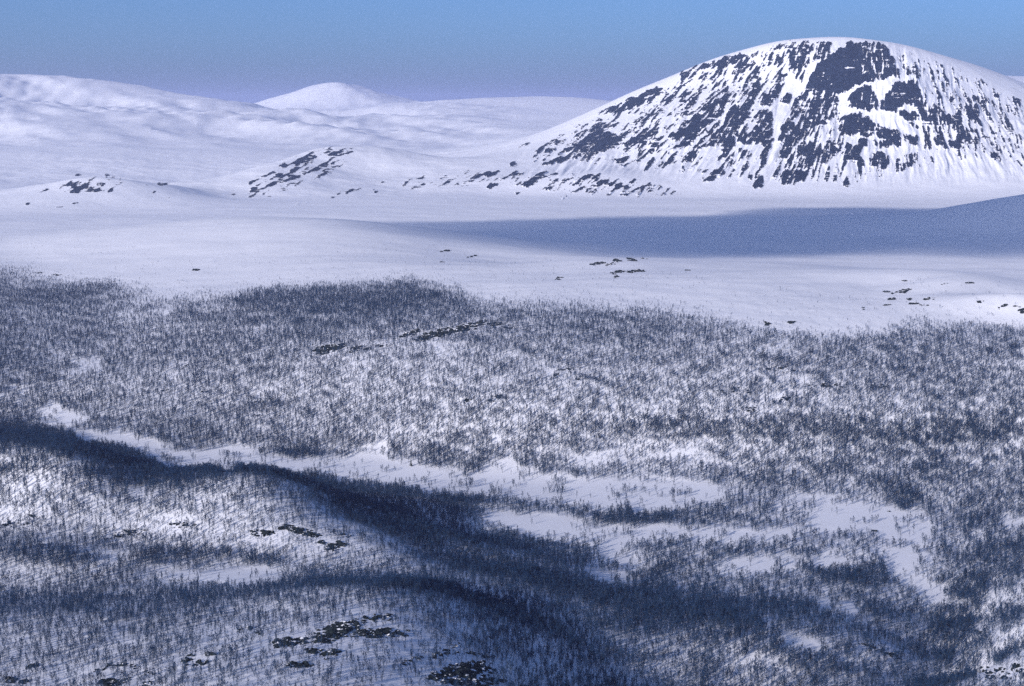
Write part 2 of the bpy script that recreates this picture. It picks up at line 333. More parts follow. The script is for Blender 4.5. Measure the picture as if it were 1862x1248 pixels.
RV(.8, (220, 740), (300, 690), (500, 660), (480, 690), (350, 710), (260, 755)); RV(.75, (300, 840), (420, 790), (640, 710), (650, 740), (480, 800), (340, 855)); RV(.8, (1390, 910), (1440, 860), (1490, 860), (1480, 885), (1420, 910)); RV(.7, (1310, 820), (1420, 740), (1480, 690), (1660, 620), (1560, 680), (1450, 750), (1340, 825)); RV(.65, (1640, 820), (1720, 760), (1820, 750), (1800, 830), (1700, 850))
RV(.85, (465, 1005), (520, 985), (640, 985), (640, 1010), (500, 1035)); RV(.82, (640, 1080), (680, 1020), (760, 980), (900, 950), (980, 955), (900, 995), (760, 1020), (700, 1060)); RV(.85, (920, 1030), (1000, 1010), (1120, 1040), (1270, 1070), (1240, 1090), (1140, 1095), (1000, 1050)); RV(.88, (145, 1080), (190, 1030), (250, 1020), (230, 1080), (180, 1090)); RV(.7, (160, 1000), (260, 960), (420, 960), (280, 990), (240, 1020), (160, 1010)); RV(.8, (1220, 1140), (1320, 1120), (1400, 1150), (1280, 1150)); RV(.75, (1470, 1110), (1600, 1100), (1520, 1135)); RV(.7, (0, 1030), (70, 1010), (0, 1060)); RV(.7, (1590, 1180), (1650, 1160), (1600, 1190)); RV(.7, (1700, 1160), (1745, 1145), (1710, 1175)); RV(.7, (0, 830), (40, 810), (20, 845))
for a in [(470, 715, 26, 10, 20), (540, 740, 24, 9), (604, 740, 13, 10, 30), (550, 708, 20, 7), (440, 660, 25, 5, 10), (590, 660, 15, 8), (380, 695, 14, 7, 30), (405, 720, 12, 7), (235, 742, 28, 6, 20), (410, 810, 20, 6), (330, 830, 22, 4, 10),
          (150, 818, 11, 4), (885, 705, 22, 5), (845, 745, 12, 6, 30), (940, 778, 22, 3, 5), (800, 715, 15, 4),
          (1690, 578, 36, 14, 30), (1725, 625, 62, 8, 25), (1600, 664, 26, 8), (1520, 655, 24, 10, -20), (1480, 712, 20, 8, 20), (1385, 742, 18, 8, 20), (1735, 665, 32, 6), (1430, 672, 66, 5, 25), (1835, 540, 42, 9, 20), (1650, 810, 26, 4, 10), (1270, 765, 15, 4),
          (1580, 712, 20, 4, 15), (1540, 610, 20, 6, 10), (1640, 590, 30, 6, 30), (1700, 545, 40, 5, 25), (1610, 630, 22, 5, 25), (1800, 650, 30, 4, 15), (1800, 775, 25, 3)]: R1(.85, *a)
for a in [(825, 717, 24, 8, 15), (670, 712, 20, 6, 10), (578, 690, 26, 6, 45), (700, 690, 26, 4, 10), (433, 672, 22, 7, 10), (226, 698, 14, 5, 20), (800, 655, 60, 6, 12), (940, 595, 12, 6, 30), (985, 500, 40, 4, 25), (600, 510, 20, 3, 20), (60, 745, 70, 5, 12), (1225, 785, 16, 3), (960, 755, 12, 3), (585, 797, 12, 3), (340, 750, 12, 3), (190, 745, 12, 4), (20, 515, 22, 7, 20), (60, 590, 14, 3, 10)]: R1(.8, *a, ox=620.0)
rock_soft = box_blur(rock_img, 2)
low = np.zeros(rock_img.shape); low[:, :1000] = 1; low[300:, :] = 1
rock_soft = np.maximum(rock_soft, 0.92 * box_blur(rock_img, 1) * low)
farband = infront & (DD > 4300) & (DD < 7200)
wpx, wpy = PX.copy(), PY.copy(); fx, fy = PX[farband], PY[farband]
wam = np.interp(fx, [800, 1050], [2.0, 7.0])
wpx[farband] += wam * fbm(fx / 16.0, fy / 12.0, 3, 61); wpy[farband] += 0.85 * wam * fbm(fx / 14.0 + 9.0, fy / 11.0, 3, 62)
dens = np.where(farband, sample(rock_soft, wpx, wpy), 0.0) * ((PY > 0) & (PY < 400) & (PX > -10) & (PX < 1880))
# streaks run down the fall line: leaning left on the left flank, straight in the middle, leaning right on the right
ANG = [(900, 28), (1080, 36), (1250, 46), (1400, 58), (1520, 74), (1640, 98), (1862, 114)]
def fall_noise(px, py, wa, wl, octv, seed, warp=0.0):
    """noise drawn out along the fall line, blended between neighbouring slope directions"""
    out = np.zeros(px.shape); tot = np.zeros(px.shape)
    ox = warp * fbm(px / 60.0, py / 60.0, 2, seed + 3) if warp else 0.0
    for k, (cx, a) in enumerate(ANG):
        lo = ANG[k - 1][0] if k else cx - 1e6; hi = ANG[k + 1][0] if k + 1 < len(ANG) else cx + 1e6
        w = np.clip(np.minimum((px - lo) / (cx - lo), (hi - px) / (hi - cx)), 0, 1)
        if k == 0: w = np.where(px < cx, 1, w)
        if k == len(ANG) - 1: w = np.where(px > cx, 1, w)
        sel = w > 0
        c_, s_ = math.cos(math.radians(a)), math.sin(math.radians(a))
        dx_, dy_ = px[sel] - cx, py[sel] - 200
        al = -dx_ * c_ + dy_ * s_; ac = dx_ * s_ + dy_ * c_
        out[sel] += w[sel] * fbm(ac / wa + (ox[sel] if warp else 0.0), al / wl, octv, seed); tot[sel] += w[sel] ** 2
    return out / np.sqrt(np.maximum(tot, 1e-6))
nz = np.zeros_like(DD)
fb = farband & (dens > 0.02)
nz[fb] = fall_noise(PX[fb], PY[fb], 5.5, 26.0, 3, 5, 0.6) * 1.35 + fall_noise(PX[fb], PY[fb], 15.0, 70.0, 2, 7, 0.6) * 0.7 + fbm(PX[fb] / 7.0, PY[fb] / 4.0, 2, 9) * 0.35
rock = np.clip(dens * 1.06 + nz * np.interp(dens, [0, .85, 1.0], [0.9, 0.9, 0.5]) * np.interp(PX, [800, 1000], [0.8, 1.0]), 0, 1)
rock = np.where(dens > 0.02, rock, 0)

# ------------------------------------------------------------------ relief
def add(amp, wl, octv, seed, mask, sx=1.0):
    sel = mask > 0.001
    Z[sel] += (amp * mask * 1.0)[sel] * fbm(XX[sel] / (wl * sx), YY[sel] / wl, octv, seed)
notmire = 1 - smooth(0.05, 0.5, mire)
add(1.4, 75, 3, 21, notmire * smooth(500, 620, DD) * (1 - smooth(1900, 2300, DD)))
add(0.4, 14, 2, 22, notmire * smooth(450, 520, DD) * (1 - smooth(1700, 2000, DD)))
add(5.0, 280, 4, 23, smooth(1800, 2400, DD) * (1 - smooth(4300, 4800, DD)), 1.6)
add(9.0, 420, 4, 24, smooth(4300, 5200, DD) * (1 - smooth(6400, 7200, DD)) * (1 - smooth(700, 1050, PX)))
add(75.0, 2400, 5, 25, smooth(6300, 8500, DD) * (1 - smooth(10400, 12500, DD)) * (1 - smooth(850, 1100, PX)), 1.3)
fsel = smooth(6600, 8800, DD) * (1 - smooth(820, 1050, PX)) * (1 - 0.6 * smooth(10500, 12500, DD)); fs = fsel > 0.001
fu, fv = XX[fs] * 0.80 + YY[fs] * 0.60, -XX[fs] * 0.60 + YY[fs] * 0.80
Z[fs] += fsel[fs] * (130.0 * fbm(fu / 900.0 + 0.7 * fbm(fu / 2500.0, fv / 2500.0, 2, 44), fv / 2600.0, 4, 41) + 40.0 * (0.5 - np.abs(fbm(fu / 700.0, fv / 1500.0, 3, 43))))
add(14.0, 500, 4, 27, smooth(6500, 8500, DD) * (1 - smooth(900, 1100, PX)))
add(3.0, 130, 3, 28, smooth(4300, 5000, DD) * (1 - smooth(6400, 7500, DD)) * (1 - smooth(800, 1100, PX)))
add(1.2, 60, 3, 29, smooth(1700, 2100, DD) * (1 - smooth(4000, 4600, DD)), 2.0)
mtn = smooth(4850, 5150, DD) * (1 - smooth(5650, 5950, DD)) * smooth(880, 1080, PX) * infront
sel = mtn > 0.001
Z[sel] += mtn[sel] * (fall_noise(PX[sel], PY[sel], 30.0, 110.0, 3, 31, 0.8) * 14 + fall_noise(PX[sel], PY[sel], 9.0, 26.0, 2, 33, 0.5) * 4.0)
sel = dens > 0.02
rk = smooth(0.40, 0.75, rock)
Z[sel] += rk[sel] * (3.5 + 2.0 * np.abs(fbm(PX[sel] / 8.0, PY[sel] / 5.0, 2, 35))) * np.interp(PX[sel], [800, 1000], [0.2, 1.0]) * np.interp(DD[sel], [4300, 4900, 5300, 6000, 6300, 7000], [.6, .8, 1.3, 1.0, .4, 0])

def zq(x, y):                         # terrain height by bilinear lookup
    t = np.arctan2(x, y); t = np.where(t < TH[0], t + 2 * math.pi, t); d = np.hypot(x, y)
    ci = np.interp(t, TH, np.arange(NC)); ri = np.interp(d, DR, np.arange(NR))
    return sample(Z, ci, ri)
def hit(px, py, dmin=450.0):          # where the line of sight through a pixel first meets the ground
    t, s = ray(px, py)
    ci = np.interp(float(t), TH, np.arange(NC)); i = int(ci); f = ci - i
    prof = Z[:, i] * (1 - f) + Z[:, min(i + 1, NC - 1)] * f
    e = (prof - CAM_Z) / DR
    k = np.nonzero((e >= float(s)) & (DR > dmin))[0]
    if not len(k): return None
    k = int(k[0])
    a = (float(s) - e[k - 1]) / (e[k] - e[k - 1] + 1e-12)
    d = DR[k - 1] + (DR[k] - DR[k - 1]) * min(max(a, 0), 1)
    x, y = d * math.sin(float(t)), d * math.cos(float(t))
    return x, y, float(zq(np.array([x]), np.array([y]))[0]), d

# ------------------------------------------------------------------ materials
def new_mat(name):
    m = bpy.data.materials.new(name); m.use_nodes = True
    nt = m.node_tree
    return m, nt, nt.nodes["Principled BSDF"]

SNOW = (0.862, 0.875, 0.93)
def terrain_material(name, rocky, bump_scale, bump_dist, fine):
    m, nt, b = new_mat(name)
    N, L = nt.nodes.new, nt.links.new
    geo = N("ShaderNodeNewGeometry")
    n1 = N("ShaderNodeTexNoise"); n1.inputs["Scale"].default_value = bump_scale; n1.inputs["Detail"].default_value = 5
    L(geo.outputs["Position"], n1.inputs["Vector"])
    bump = N("ShaderNodeBump"); bump.inputs["Strength"].default_value = 0.5; bump.inputs["Distance"].default_value = bump_dist
    L(n1.outputs["Fac"], bump.inputs["Height"]); L(bump.outputs[0], b.inputs["Normal"])
    ramp = N("ShaderNodeMix"); ramp.data_type = 'RGBA'
    ramp.inputs[6].default_value = (SNOW[0] * .95, SNOW[1] * .95, SNOW[2] * .97, 1); ramp.inputs[7].default_value = (*SNOW, 1)
    n2 = N("ShaderNodeTexNoise"); n2.inputs["Scale"].default_value = fine; n2.inputs["Detail"].default_value = 3
    L(geo.outputs["Position"], n2.inputs["Vector"]); L(n2.outputs["Fac"], ramp.inputs[0])
    b.inputs["Roughness"].default_value = 0.75
    b.inputs["Specular IOR Level"].default_value = 0.15
    if not rocky:
        L(ramp.outputs[2], b.inputs["Base Color"]); return m
    at = N("ShaderNodeAttribute"); at.attribute_name = "rock"
    n3 = N("ShaderNodeTexNoise"); n3.inputs["Scale"].default_value = 0.06; n3.inputs["Detail"].default_value = 6; n3.inputs["Roughness"].default_value = 0.65
    L(geo.outputs["Position"], n3.inputs["Vector"])
    ma = N("ShaderNodeMath"); ma.operation = 'MULTIPLY_ADD'; ma.inputs[1].default_value = 1.3; ma.inputs[2].default_value = -0.65
    L(n3.outputs["Fac"], ma.inputs[0])
    ad = N("ShaderNodeMath"); ad.operation = 'ADD'; L(ma.outputs[0], ad.inputs[0]); L(at.outputs["Fac"], ad.inputs[1])
    mp = N("ShaderNodeMapping"); mp.inputs["Scale"].default_value = (0.012, 0.02, 0.11); mp.inputs["Rotation"].default_value = (0, 0.12, 0)
    L(geo.outputs["Position"], mp.inputs["Vector"])
    n5 = N("ShaderNodeTexNoise"); n5.inputs["Scale"].default_value = 1.0; n5.inputs["Detail"].default_value = 3
    L(mp.outputs[0], n5.inputs["Vector"])
    led = N("ShaderNodeMapRange"); led.inputs["From Min"].default_value = 0.56; led.inputs["From Max"].default_value = 0.74; led.inputs["To Max"].default_value = -0.55
    L(n5.outputs["Fac"], led.inputs["Value"])
    ad2 = N("ShaderNodeMath"); ad2.operation = 'ADD'; L(ad.outputs[0], ad2.inputs[0]); L(led.outputs[0], ad2.inputs[1]); ad = ad2
    rr = N("ShaderNodeMapRange"); rr.inputs["From Min"].default_value = 0.50; rr.inputs["From Max"].default_value = 0.60
    L(ad.outputs[0], rr.inputs["Value"])
    n4 = N("ShaderNodeTexNoise"); n4.inputs["Scale"].default_value = 0.07; n4.inputs["Detail"].default_value = 6
    L(geo.outputs["Position"], n4.inputs["Vector"])
    rc = N("ShaderNodeMix"); rc.data_type = 'RGBA'
    rc.inputs[6].default_value = (0.002, 0.008, 0.024, 1); rc.inputs[7].default_value = (0.042, 0.066, 0.120, 1)
    L(n4.outputs["Fac"], rc.inputs[0])
    mx = N("ShaderNodeMix"); mx.data_type = 'RGBA'
    L(rr.outputs[0], mx.inputs[0]); L(ramp.outputs[2], mx.inputs[6]); L(rc.outputs[2], mx.inputs[7])
    L(mx.outputs[2], b.inputs["Base Color"])
    mp2 = N("ShaderNodeMapping"); mp2.inputs["Scale"].default_value = (0.05, 0.05, 0.022)
    L(geo.outputs["Position"], mp2.inputs["Vector"])
    n6 = N("ShaderNodeTexNoise"); n6.inputs["Scale"].default_value = 1.0; n6.inputs["Detail"].default_value = 6; n6.inputs["Roughness"].default_value = 0.7
    L(mp2.outputs[0], n6.inputs["Vector"])
    k1 = N("ShaderNodeMath"); k1.operation = 'MULTIPLY'; L(n6.outputs["Fac"], k1.inputs[0]); L(rr.outputs[0], k1.inputs[1])
    k2 = N("ShaderNodeMath"); k2.operation = 'MULTIPLY_ADD'; k2.inputs[1].default_value = 7.0; L(k1.outputs[0], k2.inputs[0]); L(n1.outputs["Fac"], k2.inputs[2])
    L(k2.outputs[0], bump.inputs["Height"]); bump.inputs["Strength"].default_value = 1.0
    return m

MAT_NEAR = terrain_material("wooded_snow", False, 0.35, 0.35, 0.05)
MAT_MIRE = terrain_material("wind_packed_snow", False, 0.12, 0.15, 0.02)
MAT_FELL = terrain_material("open_fell_snow", False, 0.02, 1.6, 0.006)
MAT_FAR = terrain_material("snow_and_bedrock", True, 0.012, 4.0, 0.004)

# ------------------------------------------------------------------ terrain objects, cut from the one height grid
r_fine = np.nonzero(DR >= 4680)[0][0]; r_end = np.nonzero(DR >= 8000)[0][0]
for r in (r_fine, r_end):            # where fine columns meet coarse ones the odd columns sit on the coarse edge
    for arr in (XX, YY, Z): arr[r, 1:-1:2] = (arr[r, :-2:2] + arr[r, 2::2]) / 2
Pgrid = np.stack([XX, YY, Z], -1)
du = np.gradient(Pgrid, axis=1); dv = np.gradient(Pgrid, axis=0)
NRM = np.cross(du, dv); NRM /= np.linalg.norm(NRM, axis=2, keepdims=True) + 1e-9
NRM[NRM[..., 2] < 0] *= -1

qd = DD[:-1, :-1:2]; qx = PX[:-1, :-1:2]; qy = PY[:-1, :-1:2]; qin = infront[:-1, :-1:2]      # coarse quads: every second column
label_id = np.zeros(qd.shape, np.int8)          # 0 foreground hill / ground
G = {"ground": 0}
def region(i, cond): label_id[cond] = i
crest = np.interp(qx, [-260, 0, 120, 350, 465, 580, 700, 900, 1160, 1400, 1700, 1862, 2110], [1380, 1340, 1300, 1230, 1220, 1180, 1150, 1120, 1010, 1000, 950, 940, 940])
region(1, (qd > crest) & (qd < 1420) & qin)                                        # valley floor between the mires
region(2, (qd >= 1420) & (qd < 2450))                                              # wooded hillside and bare top
region(3, (qd >= 2450) & (qd < 4680))                                              # plain
region(4, (qd >= 2450) & (qd < 3350) & qin & (qx < 1080))                          # mound on the left
region(5, (qd >= 3150) & (qd < 4150) & qin & (qx > 1500))                          # shaded hill on the right
region(6, (qd >= 4680) & (qd < 6650) & (qx < 880))                                 # spur
region(7, (qd >= 4350) & (qd < 5250) & qin & (qx < 345))                           # knoll
region(8, (qd >= 4680) & (qd < 8000) & qin & (qx >= 880))                          # mountain
region(9, (qd >= 6650) & ~((qx >= 880) & (qd < 8000) & qin))                       # far hills
region(10, (qd >= 12600) & qin & (qx > 470) & (qx < 830))                          # distant peak
region(11, (qd >= 10800) & qin & (qx >= 830))                                      # far ridge
mq = (mire[:-1, :-1:2] + mire[1:, 2::2]) / 2 > 0.5
region(12, mq & (qx > 560)); region(13, mq & (qx <= 560) & (qy < 1000)); region(14, mq & (qx <= 560) & (qy >= 1000))
INFO = [
    ("ground", MAT_NEAR, "snowy foreground hill below the camera, wooded with bare birch and dark rocks", "ground"),
    ("valley_ground", MAT_NEAR, "low snowy ground between the open mires, covered in birch groves", "ground"),
    ("hillside", MAT_NEAR, "long snowy hillside, birch wood below and bare white above the tree line", "hillside"),
    ("valley_plain", MAT_FELL, "flat white plain lying at the foot of the mountain, partly in cloud shadow", "plain"),
    ("hill", MAT_FELL, "broad smooth white mound beyond the tree line, before the shadow band", "hill"),
    ("hill", MAT_FELL, "smooth hill wholly in blue shadow, rising to the right edge before the mountain", "hill"),
    ("foothill", MAT_FAR, "white rounded spur with dark rock ledges, running up towards the mountain shoulder", "hill"),
    ("knoll", MAT_FAR, "small white knoll spotted with dark rocks at the far edge of the plain", "hill"),
    ("mountain", MAT_FAR, "massive domed mountain with dark cliffs and snow gullies under a smooth white summit", "mountain"),
    ("far_hills", MAT_FAR, "pale rolling snow hills fading into haze behind the plain", "hills"),
    ("distant_peak", MAT_FAR, "pointed pale snow peak on the horizon between the far hills and the mountain", "mountain"),
    ("distant_ridge", MAT_FAR, "faint flat white ridge on the horizon behind the big mountain", "ridge"),
    ("frozen_mire", MAT_MIRE, "open white snow-covered mires with wooded islets in the valley bottom", "mire"),
    ("frozen_mire", MAT_MIRE, "narrow white snow-covered mire behind the dark wooded ridge", "mire"),
    ("frozen_pond", MAT_MIRE, "small snow-covered pond in a hollow of the foreground hill", "pond"),
]
IDX = np.arange(NR * NC).reshape(NR, NC)
quads_all = np.stack([IDX[:-1, :-1:2], IDX[:-1, 2::2], IDX[1:, 2::2], IDX[1:, :-1:2]], -1)
quads_fine = np.stack([IDX[:-1, :-1], IDX[:-1, 1:], IDX[1:, 1:], IDX[1:, :-1]], -1)
PV = Pgrid.reshape(-1, 3).astype(np.float32); NV = NRM.reshape(-1, 3); RV_ = rock.ravel().astype(np.float32)
def mesh_from(name, verts, faces, smooth_shade=True):
    me = bpy.data.meshes.new(name)
    k = faces.shape[1]
    me.vertices.add(len(verts)); me.vertices.foreach_set("co", np.ascontiguousarray(verts, np.float32).ravel())
    me.loops.add(faces.size); me.loops.foreach_set("vertex_index", np.ascontiguousarray(faces, np.int32).ravel())
    me.polygons.add(len(faces)); me.polygons.foreach_set("loop_start", np.arange(0, faces.size, k, dtype=np.int32))
    try: me.polygons.foreach_set("loop_total", np.full(len(faces), k, np.int32))
    except Exception: pass
    me.polygons.foreach_set("use_smooth", np.full(len(faces), smooth_shade))
    me.update(calc_edges=True)
    return me
for i, (nm, mat, lab, cat) in enumerate(INFO):
    q = quads_all[label_id == i] if i != 8 else quads_fine[np.repeat(label_id == i, 2, axis=1)]
    if not len(q): continue
    used, inv = np.unique(q, return_inverse=True)
    me = mesh_from(nm, PV[used], inv.reshape(q.shape))
    me.normals_split_custom_set_from_vertices(NV[used].tolist())
    if mat is MAT_FAR:
        a = me.attributes.new("rock", 'FLOAT', 'POINT'); a.data.foreach_set("value", RV_[used])
    me.materials.append(mat)
    o = bpy.data.objects.new(nm, me); COL.objects.link(o)
    o["kind"] = "structure"; o["label"] = lab; o["category"] = cat

# ------------------------------------------------------------------ rocks
m_rock, nt, b = new_mat("dark_bedrock")
geo = nt.nodes.new("ShaderNodeNewGeometry"); nn = nt.nodes.new("ShaderNodeTexNoise"); nn.inputs["Scale"].default_value = 0.5; nn.inputs["Detail"].default_value = 5
nt.links.new(geo.outputs["Position"], nn.inputs["Vector"])
mx = nt.nodes.new("ShaderNodeMix"); mx.data_type = 'RGBA'; mx.inputs[6].default_value = (0.004, 0.009, 0.012, 1); mx.inputs[7].default_value = (0.014, 0.022, 0.026, 1)
nt.links.new(nn.outputs["Fac"], mx.inputs[0])
sx = nt.nodes.new("ShaderNodeSeparateXYZ"); nt.links.new(geo.outputs["Normal"], sx.inputs[0])
ns = nt.nodes.new("ShaderNodeTexNoise"); ns.inputs["Scale"].default_value = 0.3; nt.links.new(geo.outputs["Position"], ns.inputs["Vector"])
m1 = nt.nodes.new("ShaderNodeMath"); m1.operation = 'MULTIPLY_ADD'; m1.inputs[1].default_value = 1.6; nt.links.new(ns.outputs["Fac"], m1.inputs[0]); nt.links.new(sx.outputs[2], m1.inputs[2])
m2 = nt.nodes.new("ShaderNodeMapRange"); m2.inputs["From Min"].default_value = 1.84; m2.inputs["From Max"].default_value = 1.90; nt.links.new(m1.outputs[0], m2.inputs["Value"])
sm = nt.nodes.new("ShaderNodeMix"); sm.data_type = 'RGBA'; sm.inputs[7].default_value = (*SNOW, 1)
nt.links.new(m2.outputs[0], sm.inputs[0]); nt.links.new(mx.outputs[2], sm.inputs[6]); nt.links.new(sm.outputs[2], b.inputs["Base Color"])
b.inputs["Roughness"].default_value = 0.85; b.inputs["Specular IOR Level"].default_value = 0.2

def rock_mesh(seed):
    r = np.random.default_rng(seed)
    import bmesh
    bm = bmesh.new(); bmesh.ops.create_icosphere(bm, subdivisions=2, radius=1.0)
    dirs = r.normal(size=(7, 3)); dirs /= np.linalg.norm(dirs, axis=1, keepdims=True); lim = r.uniform(0.55, 0.95, 7)
    for v in bm.verts:
        p = np.array(v.co)
        for dvec, l in zip(dirs, lim):
            s = p @ dvec
            if s > l: p = p - dvec * (s - l)
        p *= 1 + 0.10 * r.normal()
        v.co = p
    me = bpy.data.meshes.new("rock"); bm.to_mesh(me); bm.free()
    me.materials.append(m_rock)
    return me
ROCKS = [rock_mesh(100 + i) for i in range(9)]

def outcrop(parts, label, cat="rock outcrop", name="rock_outcrop", group=None):
    """parts: (cx, cy, rx, ry, tilt, count, size in px)"""
    first = hit(parts[0][0], parts[0][1])
    if first is None: return
    root = bpy.data.objects.new(name, None); root.location = first[:3]; root.empty_display_size = 2
    COL.objects.link(root)
    root["label"] = label; root["category"] = cat
    if group: root["group"] = group
    for cx, cy, rx, ry, tilt, cnt, size in parts:
        t = math.radians(tilt)
        for k in range(cnt):
            rad = math.sqrt(random.random()) * random.uniform(0.9, 1.25); a = random.uniform(0, 2 * math.pi)
            ex, ey = rx * rad * math.cos(a), ry * rad * math.sin(a)
            qx_, qy_ = cx + ex * math.cos(t) + ey * math.sin(t), cy - ex * math.sin(t) + ey * math.cos(t)
            p = hit(qx_, qy_)
            if p is None: continue
            s = size * (1.5 if cy < 580 else 1.35 if cy < 660 else 1.1) * random.uniform(0.45, 1.5) * p[3] / FPX * max(0.45, 1.2 - 0.6 * rad)
            o = bpy.data.objects.new("rock", random.choice(ROCKS)); COL.objects.link(o)
            o.parent = root
            o.location = (p[0] - first[0], p[1] - first[1], p[2] - first[2] + s * 0.05)
            o.scale = (s * random.uniform(.8, 1.5), s * random.uniform(.7, 1.2), s * random.uniform(.45, .8))
            o.rotation_euler = (random.uniform(-.25, .25), random.uniform(-.25, .25), random.uniform(0, 6.28) if rx < 2 * ry else random.uniform(-.6, .6) + t)
    return root

